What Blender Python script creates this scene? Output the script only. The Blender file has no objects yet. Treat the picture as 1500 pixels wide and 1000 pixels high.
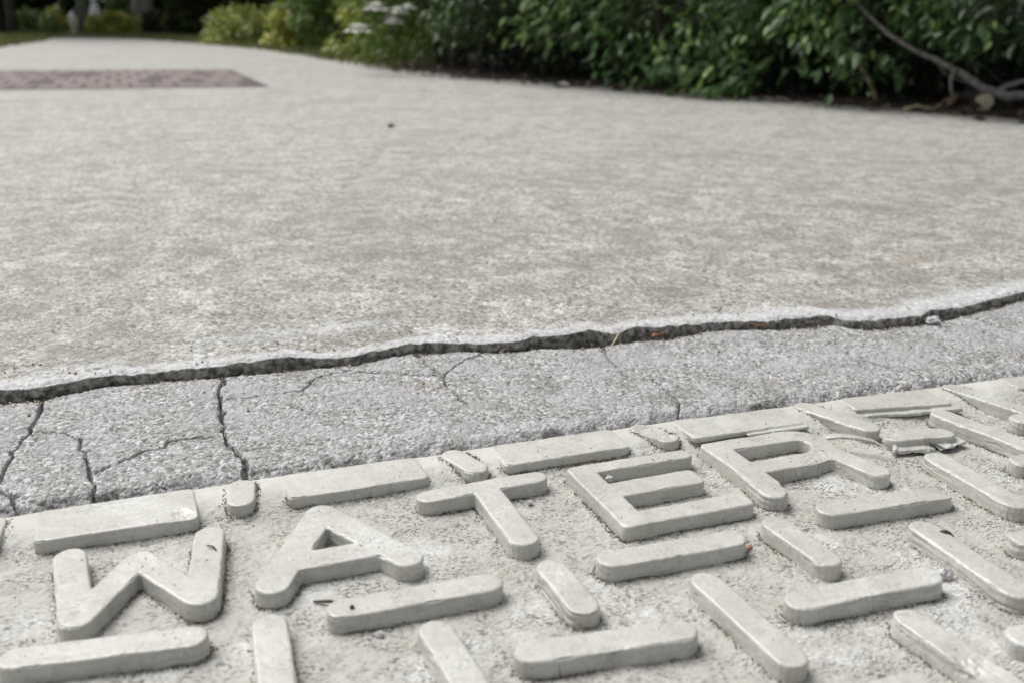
import bpy, math
import numpy as np
from mathutils import Matrix

S = 0.05                      # metres per pattern pitch of the lid; all coordinates below are in pitches
rng = np.random.default_rng(7)
scene = bpy.context.scene
COL = scene.collection

# ------------------------------------------------------------------ noise
def _hash(ix, iy, iz, seed):
    h = (ix.astype(np.uint32) * np.uint32(374761393) + iy.astype(np.uint32) * np.uint32(668265263)
         + iz.astype(np.uint32) * np.uint32(2246822519) + np.uint32((seed * 3266489917) & 0xffffffff))
    h = (h ^ (h >> np.uint32(15))) * np.uint32(2246822519)
    h = (h ^ (h >> np.uint32(13))) * np.uint32(3266489917)
    h = h ^ (h >> np.uint32(16))
    return h.astype(np.float32) / np.float32(4294967295.0)

def vnoise(P, seed=0):
    P = np.asarray(P, np.float32)
    i = np.floor(P).astype(np.int64)
    f = P - i
    w = f * f * f * (f * (f * 6 - 15) + 10)
    x, y, z = i[:, 0], i[:, 1], i[:, 2]
    out = np.zeros(len(P), np.float32)
    for dx in (0, 1):
        wx = w[:, 0] if dx else 1 - w[:, 0]
        for dy in (0, 1):
            wy = w[:, 1] if dy else 1 - w[:, 1]
            for dz in (0, 1):
                wz = w[:, 2] if dz else 1 - w[:, 2]
                out += wx * wy * wz * _hash(x + dx, y + dy, z + dz, seed)
    return out * 2 - 1

def fbm(P, octv=4, seed=0, gain=.5):
    P = np.asarray(P, np.float32)
    a, o, t = 1.0, np.zeros(len(P), np.float32), 0
    for k in range(octv):
        o += a * vnoise(P * (2.03 ** k) + 13.7 * k, seed + 17 * k)
        t += a
        a *= gain
    return o / t

def P3(u, v, z=0.0):
    u = np.ravel(u); v = np.ravel(v)
    return np.stack([u, v, np.broadcast_to(z, u.shape)], 1)

def sm(x, a, b):
    t = np.clip((x - a) / (b - a), 0, 1)
    return t * t * (3 - 2 * t)

# ------------------------------------------------------------------ object helpers
def tag(o, label=None, cat=None, group=None, kind=None):
    for k, v in (('label', label), ('category', cat), ('group', group), ('kind', kind)):
        if v:
            o[k] = v
    return o

def empty(name, loc, label=None, cat=None, group=None):
    o = bpy.data.objects.new(name, None)
    o.empty_display_size = .02
    COL.objects.link(o)
    o.location = [c * S for c in loc]
    return tag(o, label, cat, group)

def world_loc(o):
    p = np.array(o.location)
    while o.parent:
        o = o.parent
        p = p + np.array(o.location)
    return p

def mk(name, V, F, mat, parent=None, smooth=True, attrs=None, origin=None, mats=None, mat_idx=None):
    """V in pitches and in scene coordinates; the object's origin goes to the parent's origin (or to ORIGIN)."""
    V = np.asarray(V, np.float64) * S
    if origin is not None:
        o0 = np.asarray(origin, float) * S
    elif parent is not None:
        o0 = world_loc(parent)
    else:
        o0 = np.zeros(3)
    me = bpy.data.meshes.new(name)
    me.from_pydata(V - o0, [], F)
    me.polygons.foreach_set('use_smooth', np.full(len(me.polygons), smooth))
    for k, a in (attrs or {}).items():
        me.attributes.new(k, 'FLOAT', 'POINT').data.foreach_set('value', np.asarray(a, np.float32))
    for m in (mats or [mat]):
        me.materials.append(m)
    if mat_idx is not None:
        me.polygons.foreach_set('material_index', np.asarray(mat_idx, np.int32))
    me.update()
    ob = bpy.data.objects.new(name, me)
    COL.objects.link(ob)
    if parent is not None:
        ob.parent = parent
        ob.location = o0 - world_loc(parent)
    else:
        ob.location = o0
    return ob

def grid_faces(n, m):
    i = np.arange(n - 1)[:, None] * m + np.arange(m - 1)[None]
    return np.stack([i, i + 1, i + m + 1, i + m], -1).reshape(-1, 4)[:, ::-1]

class Bag:
    def __init__(s): s.V = []; s.F = []; s.n = 0
    def add(s, V, F):
        V = np.asarray(V, float)
        s.V.append(V); s.F += [[j + s.n for j in f] for f in F]; s.n += len(V)
    def tube(s, pts, rad, n=7, cap=True):
        pts = np.asarray(pts, float); k = len(pts)
        rad = np.broadcast_to(np.asarray(rad, float), (k,))
        d = np.gradient(pts, axis=0); d /= np.linalg.norm(d, axis=1)[:, None] + 1e-9
        ref = np.array([.31, .17, .93]) if abs(d[0][2]) < .8 else np.array([1., .1, 0])
        V = []
        for i in range(k):
            a = np.cross(d[i], ref); a /= np.linalg.norm(a); b = np.cross(d[i], a)
            t = np.arange(n) * 2 * np.pi / n
            V.append(pts[i] + rad[i] * (np.cos(t)[:, None] * a + np.sin(t)[:, None] * b))
        V = np.concatenate(V)
        F = [[i * n + j, i * n + (j + 1) % n, (i + 1) * n + (j + 1) % n, (i + 1) * n + j] for i in range(k - 1) for j in range(n)]
        if cap:
            F.append(list(range(n))[::-1]); F.append([(k - 1) * n + j for j in range(n)])
        s.add(V, F)
    def arrays(s): return np.concatenate(s.V), s.F

# ------------------------------------------------------------------ node helpers
def material(name):
    m = bpy.data.materials.new(name)
    m.use_nodes = True
    nt = m.node_tree
    for n in list(nt.nodes):
        nt.nodes.remove(n)
    out = nt.nodes.new('ShaderNodeOutputMaterial')
    bs = nt.nodes.new('ShaderNodeBsdfPrincipled')
    nt.links.new(bs.outputs[0], out.inputs[0])
    return m, NT(nt), bs

class NT:
    def __init__(s, nt): s.nt = nt
    def new(s, t, ins=None, **kw):
        n = s.nt.nodes.new('ShaderNode' + t)
        for k, v in kw.items():
            setattr(n, k, v)
        for k, v in (ins or {}).items():
            s.set(n.inputs[k], v)
        return n
    def set(s, sock, v):
        if isinstance(v, bpy.types.NodeSocket):
            s.nt.links.new(v, sock)
        elif isinstance(v, bpy.types.Node):
            s.nt.links.new(v.outputs[0], sock)
        else:
            if hasattr(sock.default_value, '__len__') and not hasattr(v, '__len__'):
                v = (v,) * len(sock.default_value)
            if hasattr(v, '__len__') and len(sock.default_value) == 4 and len(v) == 3:
                v = (*v, 1)
            sock.default_value = v
    def coord(s): return s.new('TexCoord').outputs['Object']
    def mapping(s, vec, scale=(1, 1, 1), rot=(0, 0, 0)):
        return s.new('Mapping', {'Vector': vec, 'Scale': scale, 'Rotation': rot}).outputs[0]
    def noise(s, vec, scale, detail=3, rough=.55, dist=0):
        return s.new('TexNoise', {'Vector': vec, 'Scale': scale, 'Detail': detail, 'Roughness': rough, 'Distortion': dist}).outputs[0]
    def voro(s, vec, scale, feature='F1', out='Distance', rand=1.0):
        n = s.new('TexVoronoi', {'Vector': vec, 'Scale': scale, 'Randomness': rand}, feature=feature)
        return n.outputs[out]
    def rangev(s, v, a, b, lo=0., hi=1.):
        return s.new('MapRange', {'Value': v, 'From Min': a, 'From Max': b, 'To Min': lo, 'To Max': hi}).outputs[0]
    def math(s, op, a, b=0.):
        n = s.new('Math', operation=op); s.set(n.inputs[0], a); s.set(n.inputs[1], b); return n.outputs[0]
    def mix(s, f, a, b, blend='MIX'):
        n = s.new('Mix', data_type='RGBA', blend_type=blend)
        s.set(n.inputs[0], f); s.set(n.inputs[6], a); s.set(n.inputs[7], b)
        return n.outputs[2]
    def attr(s, name): return s.new('Attribute', attribute_name=name).outputs['Fac']
    def bump(s, h, strength, dist, normal=None):
        n = s.new('Bump', {'Height': h, 'Strength': strength, 'Distance': dist})
        if normal is not None: s.set(n.inputs['Normal'], normal)
        return n.outputs[0]
    def sep(s, col): return s.new('SeparateColor', {'Color': col}).outputs

# ------------------------------------------------------------------ materials
def polymer(name, plate=False):
    m, t, b = material(name)
    c = t.coord()
    big = t.noise(c, 45, 5, .6)
    fine = t.noise(c, 700, 4, .65)
    col = t.mix(t.rangev(big, .3, .7), (.43, .42, .38) if plate else (.445, .436, .395), (.54, .53, .495) if plate else (.56, .554, .515))
    col = t.mix(t.rangev(fine, .35, .7, 0, .35), col, (.37, .345, .29))
    # pale mineral bloom with a ragged edge
    bl = t.math('MULTIPLY', t.rangev(t.noise(c, 22, 3, .6), .52, .68), t.rangev(t.noise(c, 480, 4, .7), .42, .62))
    col = t.mix(t.math('MULTIPLY', bl, .85 if plate else .35), col, (.78, .79, .80))
    # grains of dirt stuck to the surface
    cell = t.sep(t.voro(c, 520, out='Color'))
    spot = t.rangev(t.voro(c, 520), .10, .22, 1, 0)
    spot = t.math('MULTIPLY', spot, t.rangev(cell[0], .80, .84))
    spot = t.math('MULTIPLY', spot, t.rangev(t.noise(c, 60, 2), .40, .62))
    col = t.mix(t.math('MULTIPLY', spot, .85), col, (.10, .088, .07))
    pin = t.math('MULTIPLY', t.rangev(t.voro(c, 1250), .10, .26, 1, 0), t.rangev(t.sep(t.voro(c, 1250, out='Color'))[1], .72, .78))
    pin = t.math('MULTIPLY', pin, t.rangev(t.noise(c, 110, 3, .6), .44, .60))
    col = t.mix(t.math('MULTIPLY', pin, .75), col, (.15, .135, .11))
    mot = t.rangev(t.noise(c, 240, 5, .7, .5), .50, .66)
    col = t.mix(t.math('MULTIPLY', mot, .38), col, (.30, .29, .26))
    if plate:
        rim = t.attr('rim')
        col = t.mix(t.math('MULTIPLY', rim, .8), col, t.mix(t.rangev(big, .3, .7), (.445, .436, .395), (.56, .554, .515)))
        ds = t.noise(t.mapping(c, (1, 2.3, 1), (0, 0, .10)), 560, 2, .5, .5)
        ds2 = t.noise(t.mapping(c, (1, 1.8, 1), (0, 0, -.35)), 330, 3, .6, .8)
        gate = t.math('MULTIPLY', t.rangev(t.noise(c, 70, 5, .7), .42, .60), t.math('SUBTRACT', 1., rim))
        crack = t.math('MAXIMUM', t.math('MULTIPLY', t.rangev(ds, .56, .615), gate), t.math('MULTIPLY', t.rangev(ds2, .605, .65), gate))
        col = t.mix(t.math('MULTIPLY', crack, .95), col, (.125, .108, .085))
        col = t.mix(t.rangev(t.noise(c, 30, 4, .6), .5, .72, 0, .3), col, (.40, .37, .31))
        h = t.math('ADD', t.math('MULTIPLY', t.noise(t.mapping(c, (1, 1.5, 1)), 380, 5, .65), 1.2), t.math('MULTIPLY', crack, -.55))
        h = t.math('ADD', h, t.math('MULTIPLY', fine, .35))
        nrm = t.bump(h, t.math('SUBTRACT', .95, t.math('MULTIPLY', rim, .7)), .0009)
        t.set(b.inputs['Roughness'], .62)
    else:
        sw = t.noise(t.mapping(c, (1, 1, .2)), 130, 2, .5, 1.9)
        scr = t.rangev(t.math('ABSOLUTE', t.math('SUBTRACT', sw, .5)), 0, .010, 1, 0)
        scr = t.math('MULTIPLY', scr, t.rangev(t.noise(c, 70, 2), .5, .62))
        h = t.math('ADD', t.math('MULTIPLY', t.noise(c, 130, 5, .6, .4), 1.0), t.math('MULTIPLY', fine, .22))
        h = t.math('ADD', h, t.math('MULTIPLY', scr, -.45))
        col = t.mix(t.math('MULTIPLY', scr, .5), col, (.20, .18, .15))
        nrm = t.bump(h, .6, .0007)
        t.set(b.inputs['Roughness'], t.rangev(t.noise(c, 120, 3), .3, .7, .24, .40))
    t.set(b.inputs['Base Color'], col)
    t.set(b.inputs['Normal'], nrm)
    return m

def concrete(name, tan, grey, pale, dark, grain=480, edge=False, smear=False, bumpd=.0009, contrast=1.):
    m, t, b = material(name)
    c = t.coord()
    w = t.new('TexNoise', {'Vector': c, 'Scale': grain * .8, 'Detail': 2})
    sc = t.new('VectorMath', operation='SCALE'); t.set(sc.inputs[0], w.outputs[1]); sc.inputs['Scale'].default_value = 1.1 / grain
    ad = t.new('VectorMath', operation='ADD'); t.set(ad.inputs[0], c); t.set(ad.inputs[1], sc.outputs[0])
    wc = ad.outputs[0]
    big = t.noise(c, 9, 5, .62)
    mid = t.noise(c, 70, 4, .6)
    col = t.mix(t.rangev(t.math('ADD', t.math('MULTIPLY', big, .55), t.math('MULTIPLY', mid, .45)), .38, .62), tan, grey)
    g1 = t.sep(t.voro(wc, grain, out='Color'))
    g2 = t.sep(t.voro(wc, grain * 2.3, out='Color'))
    col = t.mix(t.rangev(g1[0], .62, .80, 0, .75 * contrast), col, pale)
    col = t.mix(t.rangev(g1[1], .70, .88, 0, .75 * contrast), col, dark)
    col = t.mix(t.rangev(g2[0], .6, .95, 0, .6 * contrast), col, pale)
    col = t.mix(t.rangev(g2[1], .74, .95, 0, .8 * contrast), col, dark)
    blot = t.rangev(t.noise(c, 32, 5, .7), .53, .70)
    col = t.mix(t.math('MULTIPLY', blot, .68), col, t.mix(.35, dark, tan))
    b2 = t.rangev(t.noise(c, 120, 5, .8), .52, .66)
    col = t.mix(t.math('MULTIPLY', b2, .66), col, t.mix(.25, dark, tan))
    b3 = t.rangev(t.noise(c, 48, 5, .7, .4), .55, .68)
    col = t.mix(t.math('MULTIPLY', b3, .55), col, pale)
    if edge:
        col = t.mix(t.rangev(t.noise(c, 6.5, 5, .65, .4), .46, .62, 0, .4), col, (.20, .185, .158))
        mt = t.noise(c, 34, 10, .80, .2)
        col = t.mix(t.rangev(mt, .50, .64, 0, .52), col, (.15, .138, .115))
        col = t.mix(t.rangev(mt, .36, .50, .45, 0), col, (.55, .538, .51))
    rust = t.math('MULTIPLY', t.rangev(t.noise(c, 14, 2, .5), .66, .72), t.rangev(t.noise(c, 150, 3), .45, .6))
    col = t.mix(t.math('MULTIPLY', rust, .5), col, (.30, .22, .14))
    if not edge:
        pt = t.rangev(t.noise(c, 24, 5, .65, .5), .47, .62, 0, .6)
        col = t.mix(pt, col, t.mix(t.rangev(t.noise(c, 500, 4, .7), .35, .65), (.28, .28, .276), (.45, .455, .46)))
        dk = t.rangev(t.noise(c, 38, 4, .7, .8), .56, .68, 0, .5)
        col = t.mix(dk, col, (.21, .195, .17))
    h = t.math('ADD', t.math('MULTIPLY', t.voro(wc, grain), -.6), t.math('MULTIPLY', t.noise(c, grain * .5, 5, .65), 1.2))
    if smear:
        wn = t.math('MULTIPLY', t.attr('worn'), t.rangev(t.noise(c, 26, 5, .7), .40, .62))
        col = t.mix(t.math('MULTIPLY', wn, .45), col, (.17, .155, .128))
        sv = t.attr('smear')
        col = t.mix(t.math('MULTIPLY', sv, t.rangev(t.noise(c, 90, 5, .7), .42, .60, 0, .75)), col, (.47, .48, .49))
    if edge:
        ev = t.math('MULTIPLY', t.attr('edge'), t.rangev(t.noise(c, 130, 5, .7), .36, .56, .45, 1.))
        smooth = t.mix(t.rangev(t.noise(c, 420, 4, .6), .35, .65), (.36, .36, .358), (.60, .605, .61))
        col = t.mix(ev, col, smooth)
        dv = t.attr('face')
        col = t.mix(dv, col, t.mix(t.rangev(t.noise(c, 260, 4, .65), .4, .62), (.09, .083, .07), (.42, .405, .37)))  # broken joint face: dirt mottling, darkened further to paint in the gap's shade
    nrm = t.bump(h, .9, bumpd)
    t.set(b.inputs['Base Color'], col); t.set(b.inputs['Normal'], nrm)
    t.set(b.inputs['Roughness'], .72)
    t.set(b.inputs['Specular IOR Level'], .5)
    return m

M_poly = polymer('weathered_grey_polymer')
M_plate = polymer('weathered_polymer_floor', True)
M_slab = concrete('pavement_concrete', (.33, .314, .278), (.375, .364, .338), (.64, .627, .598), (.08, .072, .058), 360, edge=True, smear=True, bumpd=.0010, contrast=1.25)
M_collar = concrete('collar_concrete', (.28, .27, .247), (.355, .352, .343), (.58, .58, .578), (.09, .083, .073), 500, bumpd=.0015, contrast=1.05)

def simple(name, c1, c2, scale=80, rough=.8, bump=0., bscale=200, attr=None, spec=.4):
    m, t, b = material(name)
    c = t.coord()
    f = t.rangev(t.noise(c, scale, 4, .6), .3, .7)
    col = t.mix(f, c1, c2)
    if attr:
        v = t.attr(attr)
        col = t.mix(1., col, t.new('CombineColor', {0: v, 1: v, 2: v}).outputs[0], 'MULTIPLY')
    t.set(b.inputs['Base Color'], col)
    t.set(b.inputs['Roughness'], rough)
    t.set(b.inputs['Specular IOR Level'], spec)
    if bump:
        t.set(b.inputs['Normal'], t.bump(t.noise(c, bscale, 5, .6), .8, bump))
    return m

M_dirt = simple('dirt', (.05, .042, .032), (.16, .135, .10), 300, attr='tone')
M_soil = simple('soil', (.022, .016, .012), (.065, .046, .035), 25, .95, .004, 120)
M_ground = simple('ground_earth', (.06, .05, .035), (.11, .09, .06), 3, .95)
M_lawn = simple('lawn_turf', (.055, .075, .022), (.13, .125, .05), 9, .9, .006, 60)
M_bark = simple('grey_bark', (.16, .15, .135), (.36, .34, .315), 30, .9, .006, 50)
M_dbark = simple('dark_bark', (.03, .026, .022), (.085, .072, .06), 30, .9, .006, 50)
M_branch = simple('weathered_dead_wood', (.20, .18, .165), (.42, .395, .37), 60, .85, .002, 150)
M_cut = simple('fresh_cut_wood', (.60, .50, .37), (.78, .69, .54), 60, .8)
M_litter = simple('dry_leaf', (.10, .06, .04), (.27, .175, .115), 40, .8, attr='tone')
M_straw = simple('dry_straw', (.45, .36, .22), (.6, .5, .34), 200, .7)
M_rust = simple('rust_brown_leaf', (.20, .10, .055), (.34, .18, .10), 200, .7)
M_husk = simple('dark_husk', (.03, .028, .025), (.08, .07, .06), 400, .5)
M_chip = simple('white_chip', (.42, .415, .40), (.64, .635, .62), 300, .7, .0006, 500)
M_peb = simple('grey_stone', (.17, .165, .155), (.28, .27, .255), 200, .8)
M_white = simple('white_glaze', (.74, .77, .80), (.82, .84, .86), 20, .4)
M_cream = simple('cream_stone', (.62, .58, .54), (.78, .74, .70), 20, .6)
M_petal = simple('white_petals', (.84, .84, .79), (.9, .9, .87), 60, .6)
M_brick = None

def foliage(name, c1, c2, c3, rough=.45, spec=.4):
    m, t, b = material(name)
    nt = t.nt
    v = t.attr('tone')
    col = t.mix(t.rangev(v, 0, .6), c1, c2)
    col = t.mix(t.rangev(v, .75, 1.), col, c3)
    t.set(b.inputs['Base Color'], col)
    t.set(b.inputs['Roughness'], rough)
    t.set(b.inputs['Specular IOR Level'], spec)
    tr = t.new('BsdfTranslucent', {'Color': t.mix(.4, col, (.16, .20, .03))})
    mx = t.new('MixShader'); mx.inputs[0].default_value = .22
    nt.links.new(b.outputs[0], mx.inputs[1]); nt.links.new(tr.outputs[0], mx.inputs[2])
    out = [n for n in nt.nodes if n.type == 'OUTPUT_MATERIAL'][0]
    nt.links.new(mx.outputs[0], out.inputs[0])
    return m

M_leaf_dark = foliage('dark_green_leaves', (.015, .033, .011), (.074, .155, .048), (.23, .35, .11))
M_leaf_deep = foliage('deep_green_leaves', (.009, .020, .008), (.044, .094, .030), (.17, .26, .085))
M_leaf_mid = foliage('mid_green_leaves', (.05, .10, .018), (.115, .20, .042), (.20, .28, .065))
M_leaf_lime = foliage('lime_green_leaves', (.15, .21, .03), (.32, .38, .065), (.48, .50, .12))
M_leaf_yellow = foliage('yellow_green_leaves', (.19, .22, .03), (.42, .44, .07), (.56, .54, .12))
M_leaf_black = foliage('deep_shade_leaves', (.007, .014, .006), (.022, .042, .015), (.11, .16, .05), .7, .15)
M_grass = foliage('grass_blades', (.05, .08, .02), (.13, .14, .045), (.26, .22, .10), .6)

# ------------------------------------------------------------------ lid outline and shapes
HB = .126                                         # height of the raised pattern
def v_edge(u):
    u = np.asarray(u, float)
    return .395 - .0027 * np.clip(u, 0, 20) ** 2 + .008 * np.sin(u * 1.7)

def plate_z(u, v):
    u = np.ravel(u); v = np.ravel(v)
    ve = v_edge(u)
    z = -HB + (HB - .014) * sm(v, ve - .62, ve - .14)
    z = z - .02 * sm(v, ve - .012, ve)
    z += .010 * fbm(P3(u * 3.1, v * 3.1), 3, 5)
    z += .010 * fbm(P3(u * 15, v * 20), 4, 9, .6) * (1 - .85 * sm(v, ve - .36, ve - .12))
    return z

def outline(core, r, n=7):
    core = np.asarray(core, float)
    k = len(core)
    if k == 1:
        t = np.arange(4 * n) * 2 * np.pi / (4 * n)
        return core[0] + r * np.stack([np.cos(t), np.sin(t)], 1)
    pts = []
    for i in range(k):
        a = core[i] - core[i - 1]; b = core[(i + 1) % k] - core[i]
        a0 = math.atan2(-a[0], a[1]); b0 = math.atan2(-b[0], b[1])   # outward normal of a ccw edge is (dy,-dx)
        a0 = math.atan2(-a[0], a[1]); b0 = math.atan2(-b[0], b[1])
        while b0 < a0 - 1e-9: b0 += 2 * np.pi
        for t in np.linspace(a0, b0, n):
            pts.append(core[i] + r * np.array([math.cos(t), math.sin(t)]))
    return np.array(pts)

def prism(bag, core, r, top=0., bot=-HB - .05, rb=.017, n=9, draft=.006):
    prof = [(-draft, bot), (0, top - rb)]
    for a in (30, 60, 90):
        t = math.radians(a)
        prof.append((rb * (1 - math.cos(t)), top - rb + rb * math.sin(t)))
    rings = [outline(core, r - d, n) for d, z in prof]
    m = len(rings[0])
    V = np.concatenate([np.concatenate([rg, np.full((m, 1), z)], 1) for rg, (d, z) in zip(rings, prof)])
    F = [[i * m + j, i * m + (j + 1) % m, (i + 1) * m + (j + 1) % m, (i + 1) * m + j] for i in range(len(prof) - 1) for j in range(m)]
    F.append(list(range(m))[::-1]); F.append([(len(prof) - 1) * m + j for j in range(m)])
    bag.add(V, F)

VOX = .0075
def remesh(V, F, vox=VOX, it=1):
    me = bpy.data.meshes.new('raw'); me.from_pydata(V, [], F)
    ob = bpy.data.objects.new('raw', me); COL.objects.link(ob)
    md = ob.modifiers.new('r', 'REMESH'); md.mode = 'VOXEL'; md.voxel_size = vox
    if it:
        s = ob.modifiers.new('s', 'SMOOTH'); s.factor = .5; s.iterations = it
    dg = bpy.context.evaluated_depsgraph_get()
    me2 = bpy.data.meshes.new_from_object(ob.evaluated_get(dg))
    n = len(me2.vertices)
    co = np.empty(n * 3, np.float32); me2.vertices.foreach_get('co', co)
    no = np.empty(n * 3, np.float32); me2.vertex_normals.foreach_get('vector', no)
    nl = len(me2.loops); vi = np.empty(nl, np.int32); me2.loops.foreach_get('vertex_index', vi)
    lt = np.empty(len(me2.polygons), np.int32); me2.polygons.foreach_get('loop_total', lt)
    if (lt == 4).all(): Fo = vi.reshape(-1, 4)
    else:
        ls = np.concatenate([[0], np.cumsum(lt)[:-1]]); Fo = [vi[a:a + k].tolist() for a, k in zip(ls, lt)]
    bpy.data.objects.remove(ob); bpy.data.meshes.remove(me); bpy.data.meshes.remove(me2)
    return co.reshape(-1, 3).astype(float), no.reshape(-1, 3).astype(float), Fo

OUTLINES = []                                    # for the dirt along the feet of the pattern
def raised(name, bag, parent, seed, warp=1., layers=1., chips=(), label=None, mat=None):
    V, N, F = remesh(*bag.arrays())
    q = V.copy()
    for a in (0, 1):
        V[:, a] += warp * (.011 * fbm(q * 2.2 + seed * 3.1, 2, seed + a) + .003 * fbm(q * 11 + seed, 2, seed + 5 + a))
    top = sm(N[:, 2], .6, .95)
    V[:, 2] += top * (.005 * fbm(q * np.array([4, 4, 1]) + seed, 3, seed + 8))
    wall = 1 - sm(np.abs(N[:, 2]), .25, .6)
    zz = q[:, 2] * 34 + 1.6 * fbm(np.stack([q[:, 0] * 3, q[:, 1] * 3, q[:, 2] * 2], 1) + seed, 2, seed + 11)
    lay = vnoise(np.stack([zz, q[:, 0] * 1.5 + seed, q[:, 1] * 1.5], 1), seed + 13)
    groove = sm(np.abs(lay), 0, .16) - 1
    gate = sm(vnoise(q * np.array([1.7, 1.7, 3]) + seed, seed + 15), -.15, .35)
    d = wall * layers * (.0022 * lay + .007 * groove * gate) + .0010 * fbm(q * 38, 3, seed + 21)
    # worn top edge, nibbled here and there
    rim = sm(N[:, 2], .25, .5) * (1 - sm(N[:, 2], .8, .95))
    d -= rim * .010 * sm(fbm(q * 7 + seed, 3, seed + 31), .22, .5)
    V += N * d[:, None]
    for (cu, cv, cz, cr, dp) in chips:            # bites and dents
        w = np.exp(-(((V - np.array([cu, cv, cz])) / cr) ** 2).sum(1))
        V -= N * (w * dp * (.6 + .8 * np.abs(fbm(q * 20, 3, seed + 41))))[:, None]
    ob = mk(name, V, F, mat or M_poly, parent)
    if label: ob['label'] = label
    return ob

def pill(a, b, r=.113, **kw):
    bag = Bag(); prism(bag, [a, b], r, **kw); OUTLINES.append(outline([a, b], r, 9)); return bag

def rect(x0, y0, x1, y1):                         # counter-clockwise
    return [(x0, y0), (x1, y0), (x1, y1), (x0, y1)]

lid = empty('water_meter_lid', (4.2, -2.6, -HB),
            'grey polymer meter box lid with raised WATER letters and a woven pattern of bars', 'meter lid')

# floor of the lid
us = np.concatenate([np.linspace(-6, -1.3, 30), np.linspace(-1.25, 9.9, 900), np.linspace(9.95, 13, 30)])
ts = np.concatenate([np.linspace(0, 1, 300), np.linspace(1.01, 1.6, 40)])
U, T = np.meshgrid(us, ts, indexing='ij')
Vv = v_edge(U) - .0 - T * 4.6
Z = plate_z(U, Vv).reshape(U.shape)
n0, m0 = U.shape
Vp = np.stack([U, Vv, Z], -1)
back = Vp[:, :1].copy(); back[..., 2] -= .45
front = Vp[:, -1:].copy(); front[..., 2] = -.6
Vp = np.concatenate([back, Vp, front], 1)
lf = Vp[:1].copy(); lf[..., 2] = -.6
rt = Vp[-1:].copy(); rt[..., 2] = -.6
Vp = np.concatenate([lf, Vp, rt], 0)
mk('plate', Vp.reshape(-1, 3), grid_faces(*Vp.shape[:2]), M_plate, lid, attrs={'rim': sm(Vp[..., 1], v_edge(Vp[..., 0]) - .46, v_edge(Vp[..., 0]) - .25).ravel()})

# letters ----------------------------------------------------------------
def letter(ch, strokes, seed, chips=(), label=None):
    bag = Bag()
    for core, r in strokes:
        prism(bag, core, r); OUTLINES.append(outline(core, r, 9))
    return raised('letter', bag, lid, seed, .7, 1., chips, label or f'raised letter {ch}')

letter('W', [([(-.115, -.42), (-.05, -1.25)], .113), ([(-.04, -1.25), (.34, -.62)], .105),
             ([(.34, -.62), (.70, -1.26)], .105), ([(.835, -.43), (.715, -1.26)], .113)], 101)
letter('A', [([(1.675, -.37), (1.18, -1.27)], .122), ([(1.675, -.37), (2.12, -1.25)], .122),
             ([(1.36, -1.04), (1.98, -1.04)], .12)], 102)
letter('T', [([(2.53, -.40), (3.48, -.36)], .10), ([(3.01, -.40), (3.01, -1.275)], .118)], 103)
def bar(x0, y0, x1, y1, r=.055): return (rect(x0 + r, y0 + r, x1 - r, y1 - r), r)
letter('E', [bar(3.775, -1.40, 4.01, -.29), bar(3.775, -.465, 4.96, -.29), bar(3.80, -.93, 4.80, -.675), bar(3.775, -1.405, 4.955, -1.185)], 104)
bowl = [(6.02, -.36), (6.12, -.39), (6.19, -.47), (6.21, -.60), (6.16, -.72), (6.05, -.81), (5.9, -.84)]
Rl = letter('R', [bar(5.13, -1.20, 5.37, -.25, .06), ([(5.25, -1.0), (5.22, -1.27)], .117), bar(5.14, -.47, 6.1, -.25, .06),
                  bar(5.2, -.955, 6.0, -.72, .06)]
            + [([bowl[i], bowl[i + 1]], .112) for i in range(len(bowl) - 1)] + [([(6.19, -.84), (6.30, -1.24)], .115)],
            105, chips=((5.95, -.99, -.03, .16, .05),), label='raised letter R with a ragged peeling right leg')

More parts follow.
